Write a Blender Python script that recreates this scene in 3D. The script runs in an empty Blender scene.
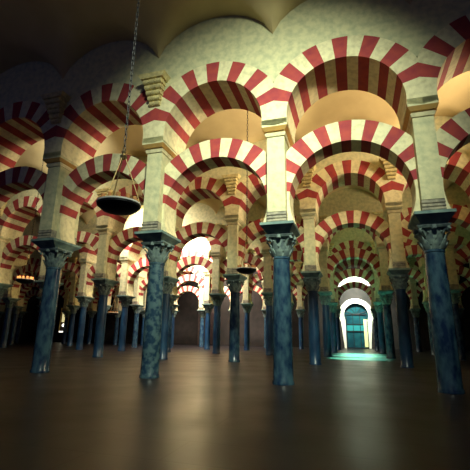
import bpy, bmesh, math, random
from mathutils import Vector, Matrix
random.seed(7)
C = bpy.context.scene
LINK = C.collection.objects.link
PI = math.pi
S, D = 3.2, 6.824            # column spacing along an arcade, distance between arcades
NROW = 5                     # arcades 0..4, back wall where a sixth would stand
NECK, CAPTOP, IMP, BLK, COR = 2.75, 3.25, 3.46, 3.71, 5.60
XL = {0: (-4, 3), 1: (-6, 3), 2: (-8, 4), 3: (-10, 4), 4: (-12, 4)}
X0, X1 = -12.5 * S, 5.5 * S
YB = 5 * D
YF = -2 * D

# ------------------------------------------------------------- materials
def mat(name, base, rough=.8, var=None, scale=3., bump=0., spec=.3, metal=0., emit=None, estr=0., detail=6, lo=.35, hi=.65, stretch=None):
    m = bpy.data.materials.new(name); m.use_nodes = True
    nt = m.node_tree; b = nt.nodes['Principled BSDF']
    b.inputs['Roughness'].default_value = rough
    b.inputs['Specular IOR Level'].default_value = spec
    b.inputs['Metallic'].default_value = metal
    b.inputs['Base Color'].default_value = (*base, 1)
    if emit:
        b.inputs['Emission Color'].default_value = (*emit, 1); b.inputs['Emission Strength'].default_value = estr
    if var or bump:
        g = nt.nodes.new('ShaderNodeNewGeometry')
        mp = nt.nodes.new('ShaderNodeMapping')
        if stretch: mp.inputs['Scale'].default_value = stretch
        nt.links.new(g.outputs['Position'], mp.inputs['Vector'])
        n = nt.nodes.new('ShaderNodeTexNoise'); n.inputs['Scale'].default_value = scale; n.inputs['Detail'].default_value = detail
        nt.links.new(mp.outputs[0], n.inputs['Vector'])
        if var:
            r = nt.nodes.new('ShaderNodeValToRGB')
            r.color_ramp.elements[0].position = lo; r.color_ramp.elements[1].position = hi
            r.color_ramp.elements[0].color = (*var, 1); r.color_ramp.elements[1].color = (*base, 1)
            nt.links.new(n.outputs['Fac'], r.inputs['Fac']); nt.links.new(r.outputs[0], b.inputs['Base Color'])
        if bump:
            bp = nt.nodes.new('ShaderNodeBump'); bp.inputs['Strength'].default_value = bump; bp.inputs['Distance'].default_value = .02
            nt.links.new(n.outputs['Fac'], bp.inputs['Height']); nt.links.new(bp.outputs[0], b.inputs['Normal'])
    return m
M = {}
M['stone'] = mat('cream_stone', (.68, .64, .38), .85, (.46, .47, .29), 6, .6, detail=10, lo=.30, hi=.60)
M['white_voussoir'] = mat('pale_voussoir_stone', (.80, .73, .45), .8, (.60, .54, .32), 8, .4, detail=9, lo=.30, hi=.58)
M['brick'] = mat('red_brick_voussoir', (.40, .060, .050), .8, (.30, .04, .05), 5, .3)
M['plaster'] = mat('vault_plaster', (.70, .56, .28), .9, (.62, .48, .24), 1.2, .1)
M['corbel'] = mat('carved_corbel_stone', (.78, .66, .30), .8, (.5, .42, .2), 8, .4)
M['ochre'] = mat('ochre_moulding', (.62, .36, .10), .8, (.5, .3, .1), 5, .2)
M['moulding'] = mat('worn_grey_moulding', (.42, .38, .27), .85, (.2, .19, .16), 9, .5)
M['impost'] = mat('grey_green_impost', (.25, .36, .30), .8, (.12, .19, .19), 4, .4)
M['capital'] = mat('carved_capital_stone', (.22, .30, .26), .7, (.10, .14, .15), 9, .5)
M['blue'] = mat('blue_grey_marble', (.050, .110, .145), .24, (.006, .022, .060), 7, .15, .5, stretch=(1, 1, .5))
M['navy'] = mat('navy_marble', (.02, .07, .14), .3, (.006, .022, .06), 4, .15, .5, stretch=(1, 1, .4))
M['teal'] = mat('teal_veined_marble', (.075, .135, .15), .26, (.015, .042, .075), 7, .15, .5, lo=.42, hi=.58)
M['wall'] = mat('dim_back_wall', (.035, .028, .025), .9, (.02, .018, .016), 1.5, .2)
M['wood'] = mat('dark_wood', (.05, .03, .03), .6, (.03, .02, .02), 4, .2)
M['iron'] = mat('black_iron', (.02, .02, .022), .45, metal=.6)
M['brass'] = mat('worn_brass', (.55, .42, .2), .35, metal=.9)
M['rim'] = mat('polished_rim', (.85, .85, .75), .4)
M['lampglass'] = mat('lit_lamp_glass', (.9, .5, .2), .3, emit=(1, .36, .1), estr=1.6)
M['dimglass'] = mat('amber_lamp_glass', (.45, .25, .1), .25, emit=(1, .4, .12), estr=.12)
M['glass'] = mat('teal_glass', (.006, .03, .045), .15, (.01, .07, .08), 1.3, emit=(.01, .05, .06), estr=.15)
M['glassteal'] = mat('pale_teal_glass', (.02, .16, .17), .2, emit=(.03, .22, .22), estr=.3)
M['daylight'] = mat('daylit_window_glass', (.9, .9, .85), .5, emit=(1., .95, .75), estr=3.)
M['skin'] = mat('skin', (.35, .2, .14), .6)
M['darkcloth'] = mat('dark_cloth', (.015, .015, .025), .9)
M['hair'] = mat('dark_hair', (.02, .015, .01), .8)

def floor_material():
    m = bpy.data.materials.new('dark_stone_paving'); m.use_nodes = True
    nt = m.node_tree; b = nt.nodes['Principled BSDF']
    g = nt.nodes.new('ShaderNodeNewGeometry')
    br = nt.nodes.new('ShaderNodeTexBrick'); br.inputs['Scale'].default_value = 1.
    br.inputs['Brick Width'].default_value = 1.3; br.inputs['Row Height'].default_value = .62
    br.inputs['Mortar Size'].default_value = .012
    br.inputs['Color1'].default_value = (.031, .026, .029, 1); br.inputs['Color2'].default_value = (.013, .013, .018, 1)
    br.inputs['Mortar'].default_value = (.008, .008, .010, 1)
    nt.links.new(g.outputs['Position'], br.inputs['Vector'])
    n = nt.nodes.new('ShaderNodeTexNoise'); n.inputs['Scale'].default_value = .8; n.inputs['Detail'].default_value = 5
    nt.links.new(g.outputs['Position'], n.inputs['Vector'])
    mx = nt.nodes.new('ShaderNodeMix'); mx.data_type = 'RGBA'; mx.blend_type = 'MULTIPLY'; mx.inputs['Factor'].default_value = .7
    rp = nt.nodes.new('ShaderNodeValToRGB'); rp.color_ramp.elements[0].color = (.45, .42, .45, 1); rp.color_ramp.elements[1].color = (1.1, 1, .9, 1)
    rp.color_ramp.elements[0].position = .35; rp.color_ramp.elements[1].position = .65
    nt.links.new(n.outputs['Fac'], rp.inputs['Fac'])
    nt.links.new(br.outputs['Color'], mx.inputs[6]); nt.links.new(rp.outputs[0], mx.inputs[7])
    nt.links.new(mx.outputs[2], b.inputs['Base Color'])
    mr = nt.nodes.new('ShaderNodeMapRange'); mr.inputs['To Min'].default_value = .2; mr.inputs['To Max'].default_value = .5
    nt.links.new(n.outputs['Fac'], mr.inputs['Value']); nt.links.new(mr.outputs[0], b.inputs['Roughness'])
    b.inputs['Specular IOR Level'].default_value = .22
    bp = nt.nodes.new('ShaderNodeBump'); bp.inputs['Strength'].default_value = .3; bp.inputs['Distance'].default_value = .01
    nt.links.new(br.outputs['Fac'], bp.inputs['Height']); bp.invert = True
    nt.links.new(bp.outputs[0], b.inputs['Normal'])
    return m
M['floor'] = floor_material()

# ------------------------------------------------------------- mesh helpers
class MB:
    def __init__(s): s.v = []; s.f = []; s.m = []
    def quad(s, *pts, m=0):
        n = len(s.v); s.v += [tuple(p) for p in pts]; s.f.append(tuple(range(n, n + len(pts)))); s.m.append(m)
    def frustum(s, c, z0, z1, a, b, m=0):
        # a, b = (half x, half y) at bottom and top
        x, y = c
        q = [(x + sx * h[0], y + sy * h[1], z) for z, h in ((z0, a), (z1, b)) for sx, sy in ((-1, -1), (1, -1), (1, 1), (-1, 1))]
        n = len(s.v); s.v += q
        for f in ((3, 2, 1, 0), (4, 5, 6, 7), (0, 1, 5, 4), (1, 2, 6, 5), (2, 3, 7, 6), (3, 0, 4, 7)):
            s.f.append(tuple(n + i for i in f)); s.m.append(m)
    def box(s, x0, x1, y0, y1, z0, z1, m=0):
        s.frustum(((x0 + x1) / 2, (y0 + y1) / 2), z0, z1, ((x1 - x0) / 2, (y1 - y0) / 2), ((x1 - x0) / 2, (y1 - y0) / 2), m)
    def lathe(s, prof, n=24, c=(0, 0), m=0):
        k = len(s.v)
        for r, z in prof:
            for i in range(n):
                a = 2 * PI * i / n; s.v.append((c[0] + r * math.cos(a), c[1] + r * math.sin(a), z))
        for j in range(len(prof) - 1):
            for i in range(n):
                a, b = k + j * n + i, k + j * n + (i + 1) % n
                s.f.append((a, b, b + n, a + n)); s.m.append(m)
        s.f.append(tuple(k + i for i in range(n))[::-1]); s.m.append(m)
        t = k + (len(prof) - 1) * n
        s.f.append(tuple(t + i for i in range(n))); s.m.append(m)
    def tube(s, pts, r, n=6, m=0):
        k = len(s.v); pts = [Vector(p) for p in pts]
        for i, p in enumerate(pts):
            d = (pts[min(i + 1, len(pts) - 1)] - pts[max(i - 1, 0)]).normalized()
            u = d.cross(Vector((0, 0, 1)) if abs(d.z) < .9 else Vector((1, 0, 0))).normalized(); w = d.cross(u)
            rr = r[i] if isinstance(r, (list, tuple)) else r
            for j in range(n):
                a = 2 * PI * j / n; s.v.append(tuple(p + (u * math.cos(a) + w * math.sin(a)) * rr))
        for i in range(len(pts) - 1):
            for j in range(n):
                a, b = k + i * n + j, k + i * n + (j + 1) % n
                s.f.append((a, b, b + n, a + n)); s.m.append(m)
        s.f.append(tuple(k + j for j in range(n))[::-1]); s.m.append(m)
        t = k + (len(pts) - 1) * n; s.f.append(tuple(t + j for j in range(n))); s.m.append(m)
    def mesh(s, name, mats, smooth=False, bevel=0):
        me = bpy.data.meshes.new(name); me.from_pydata(s.v, [], s.f)
        for m in mats: me.materials.append(M[m])
        for p, i in zip(me.polygons, s.m): p.material_index = i
        bm = bmesh.new(); bm.from_mesh(me); bmesh.ops.remove_doubles(bm, verts=bm.verts, dist=1e-5)
        bmesh.ops.recalc_face_normals(bm, faces=bm.faces)
        if bevel: bmesh.ops.bevel(bm, geom=[e for e in bm.edges], offset=bevel, segments=1, affect='EDGES')
        bm.to_mesh(me); bm.free()
        if smooth:
            me.polygons.foreach_set('use_smooth', [True] * len(me.polygons))
            try: me.set_sharp_from_angle(angle=math.radians(40))
            except Exception: pass
        return me
    def obj(s, name, mats, parent=None, smooth=False, bevel=0):
        if isinstance(mats, str): mats = [mats]
        return link(name, s.mesh(name, mats, smooth, bevel), parent)
def link(name, me, parent=None):
    o = bpy.data.objects.new(name, me); LINK(o)
    if parent: o.parent = parent
    return o
def tag(o, label=None, cat=None, group=None, kind=None):
    for k, v in (('label', label), ('category', cat), ('group', group), ('kind', kind)):
        if v: o[k] = v
    return o
def copy_tree(o, parent=None):
    c = o.copy(); LINK(c); c.parent = parent
    for ch in list(o.children): copy_tree(ch, c)
    return c

# ------------------------------------------------------------- arches
def ring(Ri, Re, xmax, a_lo, y0, y1, n_red, sweep=76):
    """striped arch centred on the origin; voussoirs alternate, red at the crown"""
    b = MB()
    step = math.radians(sweep / (n_red - 1))    # one voussoir
    cuts = []
    k = 0; a = PI / 2 - step / 2
    segs = []
    idx = 0
    lo = math.radians(a_lo)
    # go from the crown down on the right, mirrored on the left
    bounds = [PI / 2, PI / 2 - step / 2]
    while bounds[-1] - step > lo + 1e-6 and len(bounds) < n_red * 2: bounds.append(bounds[-1] - step)
    bounds.append(lo)
    for j in range(len(bounds) - 1):
        red = (j % 2 == 0) and bounds[j + 1] > math.radians(7)
        sub = 4 if j else 2
        for q in range(sub):
            t0 = bounds[j] + (bounds[j + 1] - bounds[j]) * q / sub
            t1 = bounds[j] + (bounds[j + 1] - bounds[j]) * (q + 1) / sub
            segs.append((t0, t1, 1 if red else 0)); segs.append((PI - t1, PI - t0, 1 if red else 0))
    def P(a, outer):
        r = Ri
        if outer: r = min(Re, xmax / max(1e-6, abs(math.cos(a))))
        return r * math.cos(a), r * math.sin(a)
    for t0, t1, m in segs:
        i0, i1, o0, o1 = P(t0, 0), P(t1, 0), P(t0, 1), P(t1, 1)
        for y in (y0, y1): b.quad((i0[0], y, i0[1]), (i1[0], y, i1[1]), (o1[0], y, o1[1]), (o0[0], y, o0[1]), m=m)
        b.quad((i0[0], y0, i0[1]), (i1[0], y0, i1[1]), (i1[0], y1, i1[1]), (i0[0], y1, i0[1]), m=m)
        b.quad((o0[0], y0, o0[1]), (o1[0], y0, o1[1]), (o1[0], y1, o1[1]), (o0[0], y1, o0[1]), m=m)
    for t in (lo, PI - lo):
        i0, o0 = P(t, 0), P(t, 1)
        b.quad((i0[0], y0, i0[1]), (o0[0], y0, o0[1]), (o0[0], y1, o0[1]), (i0[0], y1, i0[1]))
    return b
LOW_C, LOW_RI, LOW_RE = 4.02, 1.335, 1.85
UP_C, UP_RI, UP_RE, WT = 6.02, 1.30, 1.86, .66
low_me = ring(LOW_RI, LOW_RE, 1.39, -25, -.3, .3, 9).mesh('lower_arch', ['white_voussoir', 'brick'])
up_me = ring(UP_RI, UP_RE, 1.6, -8, -WT, WT, 9, 92).mesh('upper_arch', ['white_voussoir', 'brick'])

# ------------------------------------------------------------- column
def shaft_bm():
    b = MB()
    b.lathe([(.235, 0), (.235, .05), (.215, .08), (.212, .5), (.214, 1.1), (.205, 1.9), (.19, NECK - .08), (.19, NECK - .06), (.205, NECK - .05), (.205, NECK - .01), (.19, NECK)], 32)
    return b
def capital_bm():
    b = MB(); h = CAPTOP - NECK
    b.lathe([(.18, NECK), (.19, NECK + .1), (.20, NECK + .3), (.25, NECK + .42), (.27, CAPTOP - .07)], 20)
    def leaf(a, z0, hh, w, r0, out):
        ca, sa = math.cos(a), math.sin(a); prof = [(0, 0, 1.), (.03, .35, 1.15), (.05, .65, 1.0), (out * .8, .9, .75), (out, 1., .45), (out * 1.05, .88, .2)]
        k = len(b.v)
        for dr, t, ww in prof:
            for sgn in (-1, 0, 1):
                r = r0 + dr + t * .03 + (.022 if sgn == 0 else 0); tx = sgn * w * ww
                b.v.append((r * ca - tx * sa, r * sa + tx * ca, z0 + hh * t))
            for sgn in (1, 0, -1):
                r = r0 + dr - .03 + t * .03; tx = sgn * w * ww * .9
                b.v.append((r * ca - tx * sa, r * sa + tx * ca, z0 + hh * t - (.02 if t > .8 else 0)))
        for j in range(len(prof) - 1):
            for i in range(6):
                p, q = k + j * 6 + i, k + j * 6 + (i + 1) % 6
                b.f.append((p, q, q + 6, p + 6)); b.m.append(0)
        for base in (k, k + (len(prof) - 1) * 6):
            b.f.append(tuple(base + i for i in range(6))); b.m.append(0)
    for i in range(8): leaf(i * PI / 4, NECK, .2, .062, .185, .07)
    for i in range(8): leaf((i + .5) * PI / 4, NECK + .1, .25, .062, .195, .1)
    for i in range(4):
        a = PI / 4 + i * PI / 2
        pts = [(.2, .28), (.26, .36), (.33, .43), (.38, .43), (.395, .385), (.365, .355), (.34, .375)]
        b.tube([(r * math.cos(a), r * math.sin(a), NECK + z) for r, z in pts], [.03, .035, .035, .04, .04, .035, .025], 6)
        a2 = i * PI / 2
        b.lathe([(.0, NECK + .38), (.05, NECK + .4), (.05, NECK + .47), (0, NECK + .5)], 8, (.3 * math.cos(a2), .3 * math.sin(a2)))
    return b
def abacus_bm():
    b = MB(); b.frustum((0, 0), CAPTOP - .07, CAPTOP - .03, (.29, .29), (.32, .32)); b.frustum((0, 0), CAPTOP - .03, CAPTOP, (.32, .32), (.32, .32)); return b
def impost_bm():
    b = MB()
    b.frustum((0, 0), CAPTOP, CAPTOP + .15, (.25, .32), (.38, .56)); b.frustum((0, 0), CAPTOP + .15, IMP, (.38, .56), (.38, .56))
    return b
cap_me = capital_bm().mesh('capital', ['capital'], smooth=True)
aba_me = abacus_bm().mesh('abacus', ['capital'])
imp_me = impost_bm().mesh('impost', ['impost'])
shaft_me = {k: shaft_bm().mesh('shaft', [k], smooth=True) for k in ('blue', 'navy', 'teal')}
def make_column(kind):
    t = bpy.data.objects.new('stone_column', None); LINK(t)
    link('shaft', shaft_me[kind], t); c = link('capital', cap_me, t); link('abacus', aba_me, c); link('impost', imp_me, t)
    return t

# ------------------------------------------------------------- pier
def moulded_block():
    b = MB()
    b.box(-.215, .215, -.50, .50, IMP, BLK)
    for s in (-1, 1):
        for k in range(3):
            z = IMP + .035 + k * .075
            y = -.50 if s < 0 else .50
            b.tube([(-.22, y, z), (.22, y, z)], .024, 8)
    return b
def cornice_bm():
    b = MB()
    for z0, z1, a, c, m in ((COR - .02, COR + .05, (.23, .54), (.25, .57), 1), (COR + .05, COR + .09, (.23, .55), (.23, .55), 1), (COR + .09, COR + .17, (.25, .60), (.31, .67), 0), (COR + .17, COR + .36, (.30, .66), (.30, .66), 2)):
        b.frustum((0, 0), z0, z1, a, c, m)
    return b
def corbel_bm():
    # bracket of stepped rolls on the face of the wall between two upper arches
    b = MB()
    for k in range(5):
        z, y = 6.88 + k * .135, .69 + k * .05
        b.box(-.15 - k * .03, .15 + k * .03, -y, -WT + .02, z, z + .14)
        for q in (-1, 0, 1):
            w = (.15 + k * .03) * 2 / 3
            b.tube([(q * w - w * .46, -y, z + .05), (q * w + w * .46, -y, z + .05)], .07, 10)
    b.frustum((0, -.78), 7.54, 7.66, (.32, .2), (.40, .24))
    return b
blk_me = moulded_block().mesh('moulded_block', ['moulding'], smooth=True)
cor_me = cornice_bm().mesh('cornice', ['ochre', 'white_voussoir', 'stone'])
corb_me = corbel_bm().mesh('roll_corbel', ['corbel'], smooth=True)
def _pb():
    b = MB(); w = .21
    b.box(-w, w, -.51, .51, BLK, COR)
    return b.mesh('pier_shaft', ['stone'])
pb_me = _pb()
cor_me2 = cornice_bm().mesh('cornice', ['stone', 'white_voussoir', 'stone'])
def make_pier(plain):
    t = bpy.data.objects.new('stone_pier', None); LINK(t)
    link('pier_shaft', pb_me, t); link('moulded_block', blk_me, t)
    link('cornice', cor_me2 if plain else cor_me, t)
    return t

# ------------------------------------------------------------- labels
ROWN = ['front', 'second', 'third', 'fourth', 'fifth']
NUM = ['first', 'second', 'third', 'fourth', 'fifth', 'sixth', 'seventh', 'eighth', 'ninth', 'tenth', 'eleventh', 'twelfth', 'thirteenth']
def colpos(i): return f'{NUM[-i]} to the left of the doorway aisle' if i <= 0 else f'{NUM[i-1]} to the right of the doorway aisle'
def baypos(i):
    if i == 0: return 'spanning the aisle to the bright doorway'
    return f'{NUM[-i-1]} bay left of the doorway aisle' if i < 0 else f'{NUM[i-1]} bay right of the doorway aisle'

# ------------------------------------------------------------- arcades
proto = {k: make_column(k) for k in ('blue', 'navy', 'teal')}; used = {k: False for k in proto}
pp = {0: make_pier(0), 1: make_pier(1)}; pused = {0: False, 1: False}
kinds = {(0, 1): 'blue', (0, 0): 'blue', (0, -1): 'teal', (0, -2): 'blue', (1, -1): 'blue', (1, 0): 'navy', (1, 1): 'navy', (1, -2): 'navy', (1, -3): 'navy'}
kw = {'blue': 'blue-grey', 'navy': 'dark navy', 'teal': 'teal-veined'}
for r in range(NROW):
    i0, i1 = XL[r]
    for i in range(i0, i1 + 1):
        k = kinds.get((r, i)) or random.choice(['navy', 'blue', 'navy'])
        if used[k]: c = copy_tree(proto[k])
        else: c = proto[k]; used[k] = True
        c.location = (i * S, r * D, 0); c.rotation_euler.z = random.choice((0, PI / 2)) * 0
        tag(c, f'{kw[k]} marble column in the {ROWN[r]} arcade, {colpos(i)}', 'column', f'marble columns of the {ROWN[r]} arcade', 'thing')
        cb = 0 if r == 0 else 1
        if pused[cb]: p = copy_tree(pp[cb])
        else: p = pp[cb]; pused[cb] = True
        p.location = (i * S, r * D, 0)
        tag(p, f'cream stone pier above a column, {ROWN[r]} arcade, {colpos(i)}', 'pier', f'stone piers of the {ROWN[r]} arcade', 'thing')
    for i in range(i0 + 1, i1 if r else 0):
        a = link('roll_corbel', corb_me); a.location = (i * S, r * D, 0)
        tag(a, f'carved bracket above the {ROWN[r]} arcade, {colpos(i)}', 'bracket', f'carved brackets of the {ROWN[r]} arcade', 'thing')
    for i in range(i0, i1):
        x = (i + .5) * S
        a = link('lower_arch', low_me); a.location = (x, r * D, LOW_C)
        tag(a, f'lower red and cream striped arch, {ROWN[r]} arcade, {baypos(i)}', 'arch', f'lower striped arches of the {ROWN[r]} arcade', 'thing')
        a = link('upper_arch', up_me); a.location = (x, r * D, UP_C)
        tag(a, f'upper red and cream striped arch, {ROWN[r]} arcade, {baypos(i)}', 'arch', f'upper striped arches of the {ROWN[r]} arcade', 'thing')
    # plastered wall over the upper arches (setting)
    b = MB(); top = 9.9
    for i in range(i0, i1):
        xc = (i + .5) * S; n = 24
        pts = []
        for q in range(n + 1):
            dx = -1.6 + 3.2 * q / n; pts.append((xc + dx, UP_C + math.sqrt(max(0, UP_RE ** 2 - dx * dx))))
        for q in range(n):
            (xa, za), (xb, zb) = pts[q], pts[q + 1]
            for y in (-WT, WT): b.quad((xa, y, za), (xb, y, zb), (xb, y, top), (xa, y, top))
            b.quad((xa, -WT, za), (xb, -WT, zb), (xb, WT, zb), (xa, WT, za))
    xa, xb = i0 * S, i1 * S
    for e in (xa, xb): b.quad((e, -WT, 6.9), (e, WT, 6.9), (e, WT, top), (e, -WT, top))
    b.quad((xa, -WT, top), (xb, -WT, top), (xb, WT, top), (xa, WT, top))
    o = b.obj(f'wall_arcade_{NUM[r]}', 'stone'); o.location.y = r * D; tag(o, kind='structure')

# ------------------------------------------------------------- floor, outer walls, vaults
b = MB(); b.box(X0, X1, YF, YB + 8, -.2, 0); tag(b.obj('floor', 'floor'), kind='structure')
def vault(y0, y1, name):
    b = MB(); nx, ny = 14, 26
    n0, n1 = -13, 6; base = 8.05
    for i in range(n0, n1):
        g = []
        for a in range(nx + 1):
            u = -1 + 2 * a / nx; row = []
            for c in range(ny + 1):
                v = -1 + 2 * c / ny
                zb = 1.75 * math.sqrt(max(0, 1 - v * v)); zl = 1.25 * math.sqrt(max(0, 1 - (u * .97) ** 2))
                row.append(((i + .5 + u / 2) * S, (y0 + y1) / 2 + v * (y1 - y0) / 2, base + max(zb, zl)))
            g.append(row)
        for a in range(nx):
            for c in range(ny): b.quad(g[a][c], g[a + 1][c], g[a + 1][c + 1], g[a][c + 1])
    o = b.obj(name, 'plaster', smooth=True); tag(o, kind='structure')
for r in range(-1, 5):
    vault(r * D + (WT - .02 if r >= 0 else -.3), (r + 1) * D - WT + .02, f'ceiling_vault_{NUM[r+1]}')
# back wall with horseshoe doorway
DX, DR, DC = 1.62, 1.19, 3.35          # doorway centre, radius, height of the arch centre
b = MB(); T = .6; zt = 10.2
def hs(r_, n=40, zlow=-25, j=.88):
    pts = []
    for q in range(n + 1):
        a = math.radians(zlow + (180 - 2 * zlow) * q / n); pts.append((DX + r_ * math.cos(a), DC + r_ * math.sin(a)))
    return pts
op = hs(DR)
jw = op[0][0] - DX
outline = [(DX + jw, 0)] + op + [(DX - jw, 0)]
# wall built as strips from the opening outwards
for y in (YB, YB + T):
    b.quad((X0, y, 0), (DX - 2, y, 0), (DX - 2, y, zt), (X0, y, zt)); b.quad((DX + 2, y, 0), (X1, y, 0), (X1, y, zt), (DX + 2, y, zt))
    for q in range(len(outline) - 1):
        p0, p1 = outline[q], outline[q + 1]
        def far(p):
            dx, dz = p[0] - DX, p[1] - DC
            if p[1] <= 0.001: return (DX + math.copysign(2, dx), 0)
            k = 2 / max(abs(dx), 1e-6); kz = (zt - DC) / dz if dz > 1e-6 else 1e9
            if kz < k: return (DX + dx * kz, zt)
            return (DX + math.copysign(2, dx), max(0, DC + dz * k))
        f0, f1 = far(p0), far(p1)
        pts = [p0, p1, f1]
        if (f0[1] < zt - 1e-6) != (f1[1] < zt - 1e-6): pts.append((DX + math.copysign(2, p0[0] - DX + p1[0] - DX), zt))
        pts.append(f0)
        b.quad(*[(p[0], y, p[1]) for p in pts])
for q in range(len(outline) - 1):
    p0, p1 = outline[q], outline[q + 1]
    b.quad((p0[0], YB, p0[1]), (p1[0], YB, p1[1]), (p1[0], YB + T, p1[1]), (p0[0], YB + T, p0[1]))
M['litWallPaint'] = mat('lit_wall_paint', (.8, .78, .66), .8, (.7, .68, .55), 1.5, .1)  # brightness of the lit wall near the door, put into the colour
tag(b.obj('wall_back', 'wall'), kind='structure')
# raised band round the doorway, its pale colour standing in for lit wall
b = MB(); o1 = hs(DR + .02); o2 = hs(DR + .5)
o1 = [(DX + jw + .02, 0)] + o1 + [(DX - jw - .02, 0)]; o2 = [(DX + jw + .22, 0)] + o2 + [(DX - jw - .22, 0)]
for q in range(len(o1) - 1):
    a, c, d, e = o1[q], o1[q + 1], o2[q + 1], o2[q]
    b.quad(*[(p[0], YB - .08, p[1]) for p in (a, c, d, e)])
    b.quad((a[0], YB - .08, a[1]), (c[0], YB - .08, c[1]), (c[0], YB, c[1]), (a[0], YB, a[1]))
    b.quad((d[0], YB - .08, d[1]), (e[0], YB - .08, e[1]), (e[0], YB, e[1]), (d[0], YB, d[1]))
tag(b.obj('painted_lit_wall_1', 'litWallPaint'), kind='structure')
b = MB(); b.box(DX - 2, DX + 2, YB - .06, YB - .001, 6.35, 8.0); tag(b.obj('painted_lit_wall_2', 'litWallPaint'), kind='structure')  # added pale slab paints the bright lit patch above the door
# glazed door filling the opening
dr = bpy.data.objects.new('door_1', None); LINK(dr); dr.location = (DX, YB + .3, 0); tag(dr, kind='structure')
b = MB(); dw = jw - .02
pan = [(dw, 0)] + [(max(-1.18, min(1.18, (p[0] - DX) * .985)), p[1]) for p in op] + [(-dw, 0)]
b.quad(*[(p[0], 0, p[1]) for p in pan]); b.quad(*[(p[0], .03, p[1]) for p in pan[::-1]])
b.obj('door_pane', 'glass', dr)
b = MB(); b.box(-dw, dw, -.03, -.005, 1.75, 2.35); b.obj('pale_panel', 'glassteal', dr)
b = MB()
for x in (-1., -.35, .35, 1.): b.box(x - .03, x + .03, -.06, -.02, 0, 3.4)
b.box(-.025, .025, -.06, -.02, 3.6, 4.45)
for z in (.05, 1.7, 2.4, 3.4): b.box(-dw, dw, -.07, -.03, z - .04, z + .04)
for k in range(5):
    a = PI * (k + .5) / 5; b.tube([(0, -.05, 3.4), (1.08 * math.cos(a), -.05, 3.4 + 1.05 * math.sin(a))], .025, 6)
b.obj('door_frame', 'iron', dr)
M['leaf'] = mat('pale_open_leaf', (.75, .75, .35), .6)
b = MB(); b.box(.70, 1.02, -.14, -.09, .15, 2.9); b.obj('door_leaf', 'leaf', dr)
M['surround'] = mat('dark_stone_surround', (.10, .07, .06), .8, (.06, .045, .04), 5, .2)
# lower doors on the dim back wall
def panel_door(x, n):
    t = bpy.data.objects.new(f'door_{n}', None); LINK(t); t.location = (x, YB - .01, 0); tag(t, kind='structure')
    b = MB(); b.box(-1.1, 1.1, -.12, 0, 0, 3.9); b.box(-.8, .8, -.16, -.12, 3.9, 4.1)
    b.obj('door_surround', 'surround', t)
    b = MB()
    for sx in (-1, 1):
        for z0, z1 in ((.1, 1.8), (1.95, 3.6)): b.box(min(.05 * sx, .85 * sx), max(.05 * sx, .85 * sx), -.17, -.125, z0, z1)
    b.obj('door_leaf', 'wood', t)
for n, x in ((2, -14.9), (3, -22), (4, -30)): panel_door(x, n)
# side walls and front wall behind the viewer
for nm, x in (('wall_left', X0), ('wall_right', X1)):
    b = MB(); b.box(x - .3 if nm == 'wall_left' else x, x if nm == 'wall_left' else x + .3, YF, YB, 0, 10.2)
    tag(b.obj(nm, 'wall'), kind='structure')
# ------------------------------------------------------------- hanging lamps
def make_lamp(R, z, ztop, lit):
    t = bpy.data.objects.new('hanging_lamp', None); LINK(t)
    b = MB(); b.lathe([(.02, -.15), (R * .4, -.14), (R * .75, -.10), (R * .97, -.03), (R * .97, .0), (R * .9, .0), (R * .7, -.03), (.05, -.05)], 48); b.obj('dish', 'iron', t, smooth=True)
    b = MB(); b.lathe([(R * .97, .0), (R * 1.0, .005), (R * 1.0, .03), (R * .97, .035), (R * .93, .03), (R * .93, .002)], 48); b.obj('rim', 'rim', t, smooth=True)
    for k in range(12):
        a = 2 * PI * k / 12; x, y = R * .8 * math.cos(a), R * .8 * math.sin(a)
        b = MB(); b.lathe([(.012, -.02), (.018, .02), (.032, .06), (.036, .12), (.03, .125)], 10, (x, y)); b.obj('oil_glass', 'lampglass' if lit else 'dimglass', t, smooth=True)
    for k in range(3):
        a = 2 * PI * k / 3 + .5
        b = MB(); b.tube([(R * .95 * math.cos(a), R * .95 * math.sin(a), .03), (.03 * math.cos(a), .03 * math.sin(a), .9)], .009, 6)
        b.obj('stay_chain', 'brass', t)
    b = MB(); b.lathe([(.01, .84), (.05, .87), (.065, .91), (.03, .95), (.045, .99), (.012, 1.03)], 16); b.obj('collar', 'brass', t, smooth=True)
    b = MB(); L = ztop - z; n = int((L - 1.0) / .11)
    for k in range(n):
        zz = 1.0 + (L - 1.0) * (k + .5) / n; hh = (L - 1.0) / n * .62
        m = k % 2; ring_ = [(.024 * math.cos(q * PI / 4) * (1 - m), .024 * math.cos(q * PI / 4) * m, zz + hh * math.sin(q * PI / 4)) for q in range(9)]
        b.tube(ring_, .008, 4)
    b.obj('chain', 'iron', t)
    return t
def lamp_at(px, py, Y, R, label, ztop=9.7):
    p = unproject(px, py, Y)
    t = make_lamp(R, p.z, ztop, 'glowing' in label); t.location = p
    tag(t, label, 'lamp', 'dish lamps hung on chains', 'thing'); return t
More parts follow.
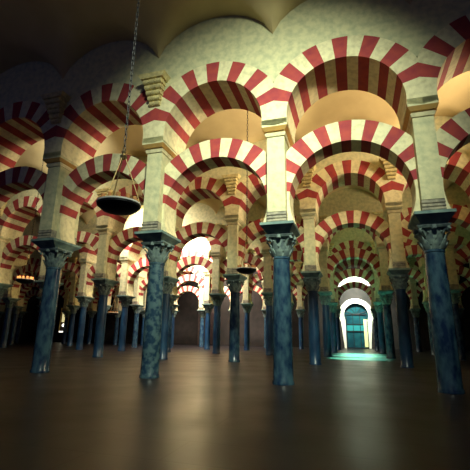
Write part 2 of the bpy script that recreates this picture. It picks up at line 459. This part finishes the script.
# ------------------------------------------------------------- camera
F, PIT, YAW, ROL = 385.3, .2587, .3003, .0149
CAMP = Vector((1.557, -8.6715, .9583))
d = Vector((-math.sin(YAW) * math.cos(PIT), math.cos(YAW) * math.cos(PIT), math.sin(PIT)))
rt = Vector((math.cos(YAW), math.sin(YAW), 0)); up = rt.cross(d)
r2 = rt * math.cos(ROL) + up * math.sin(ROL); u2 = -rt * math.sin(ROL) + up * math.cos(ROL)
cam = bpy.data.cameras.new('camera'); co = bpy.data.objects.new('camera', cam); LINK(co)
co.matrix_world = Matrix(((r2.x, u2.x, -d.x, CAMP.x), (r2.y, u2.y, -d.y, CAMP.y), (r2.z, u2.z, -d.z, CAMP.z), (0, 0, 0, 1)))
cam.sensor_width = 36; cam.lens = F * 36 / 470; cam.clip_end = 200
C.camera = co
def unproject(px, py, Y):
    v = d + r2 * ((px - 235) / F) + u2 * ((235 - py) / F)
    return CAMP + v * ((Y - CAMP.y) / v.y)
lamp_at(119, 205, -3.3, .37, 'large dark dish lamp hanging before the front arcade, nearest the viewer')
lamp_at(246.5, 269.5, 3.4, .34, 'dark dish lamp on a long chain behind the front arcade, centre')
lamp_at(25, 280, 3.6, .34, 'dish lamp with glowing orange oil glasses, far left behind the front arcade')
lamp_at(113, 313, 17., .4, 'small dish lamp far back between columns, left of centre')

# lit shrine standing against the back wall
p = unproject(64, 322, YB - .6)
t = bpy.data.objects.new('shrine', None); LINK(t); t.location = (p.x, YB - .6, 0)
M['gilt'] = mat('gilded_wood', (.6, .42, .12), .4, (.35, .22, .06), 6, .3, metal=.4)
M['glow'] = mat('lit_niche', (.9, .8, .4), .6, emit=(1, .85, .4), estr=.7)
M['candle'] = mat('candle_cluster', (.9, .9, .8), .6, emit=(1, .95, .8), estr=2.5)
b = MB(); b.box(-1.1, 1.1, -.4, .5, 0, 1.1); b.box(-1.2, 1.2, -.45, .5, 1.1, 1.22); b.obj('altar_table', 'wood', t)
b = MB(); b.box(-.95, .95, .1, .5, 1.22, 4.3); b.frustum((0, .3), 4.3, 5.1, (1.0, .22), (.08, .1)); b.obj('altarpiece', 'wood', t)
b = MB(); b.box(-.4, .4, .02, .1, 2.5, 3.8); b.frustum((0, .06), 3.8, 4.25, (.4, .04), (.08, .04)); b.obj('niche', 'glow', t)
for sx in (-1, 1):
    b = MB(); b.lathe([(.08, 1.22), (.07, 1.4), (.06, 4.1), (.1, 4.3)], 12, (sx * .62, .02)); b.obj('gilt_colonnette', 'gilt', t, smooth=True)
b = MB(); b.lathe([(.05, 1.9), (.16, 2.0), (.18, 2.15), (.05, 2.3)], 12, (0, -.05)); b.obj('lantern', 'candle', t, smooth=True)
b = MB(); b.box(-.35, .35, -.3, -.12, 1.22, 1.36); b.obj('candle_tray', 'candle', t)
tag(t, 'dark shrine with a glowing niche against the back wall, far left', 'shrine', kind='thing')
# ------------------------------------------------------------- light
def area(name, loc, size, power, col, target=None, sy=None, spread=180):
    l = bpy.data.lights.new(name, 'AREA'); l.energy = power; l.color = col
    l.shape = 'RECTANGLE'; l.size = size; l.size_y = sy or size; l.spread = math.radians(spread)
    o = bpy.data.objects.new(name, l); LINK(o); o.location = loc
    t = Vector(target or (loc[0], loc[1], 0)) - Vector(loc)
    o.rotation_euler = t.to_track_quat('-Z', 'Y').to_euler(); return o
area('skylight_front', (2.6, -8.0, 9.2), 1.6, 350, (.90, 1., .76), (-.3, 0, 4.9), spread=62)
for k, (x, r, p, col, sp) in enumerate(((-12, 0, 60, (1, .95, .75), 120), (-11, 1, 500, (1, .9, .75), 120), (-11.5, 2, 1300, (1, .9, .78), 130), (-12, 3, 1900, (1, .88, .75), 140), (-12, 4, 1000, (1, .85, .7), 140))):
    area('skylight_left', (x, (r + .45) * D, 9.1), 1.2, p, col, (x + .5, (r + 1) * D, 5.5), spread=sp)
area('added_fill_nave', (8.5, .5 * D, 7.2), 1.4, 330, (1, .78, .5), (-6, .5 * D, 9.4), spread=90)  # unseen fill lamps added in the naves to brighten the vaults, no windows there
area('added_fill_nave', (1.5, .5 * D, 7.6), 1.2, 130, (1, .82, .55), (-6, .5 * D, 9.6), spread=110)
area('added_fill_nave', (9, 1.5 * D, 7.2), 1.4, 100, (1, .75, .45), (-6, 1.5 * D, 9), spread=90)
area('added_fill_nave', (9, 2.5 * D, 7.2), 1.4, 60, (1, .75, .4), (-6, 2.5 * D, 9), spread=90)
for y, p, ty in ((10.2, 1000, 12.2), (17., 1500, 15.6), (17., 1700, 18.4)): area('added_spot_aisle', (1.6, y, 9.5), .4, p, (.15, 1, .58), (1.6, ty, 0), spread=19)  # unseen teal spots added to make the light pool on the aisle floor
for r, p in ((0, 60), (1, 90), (2, 90)): area('window_light_vault', (-9, (r + .5) * D - .8, 7.8), .8, p, (1, .97, .85), (-11, (r + .5) * D + 1., 9.6), spread=100)
area('skylight_door', (1.6, 4.35 * D, 9.0), 1.2, 700, (.9, 1., .85), (1.6, 5 * D, 4.6), spread=72)

w = bpy.data.worlds.new('world'); C.world = w; w.use_nodes = True
w.node_tree.nodes['Background'].inputs[0].default_value = (.30, .34, .9, 1)
w.node_tree.nodes['Background'].inputs[1].default_value = .09
C.view_settings.view_transform = 'Standard'; C.view_settings.look = 'None'
C.view_settings.exposure = 0; C.view_settings.gamma = 1; C.view_settings.use_curve_mapping = False
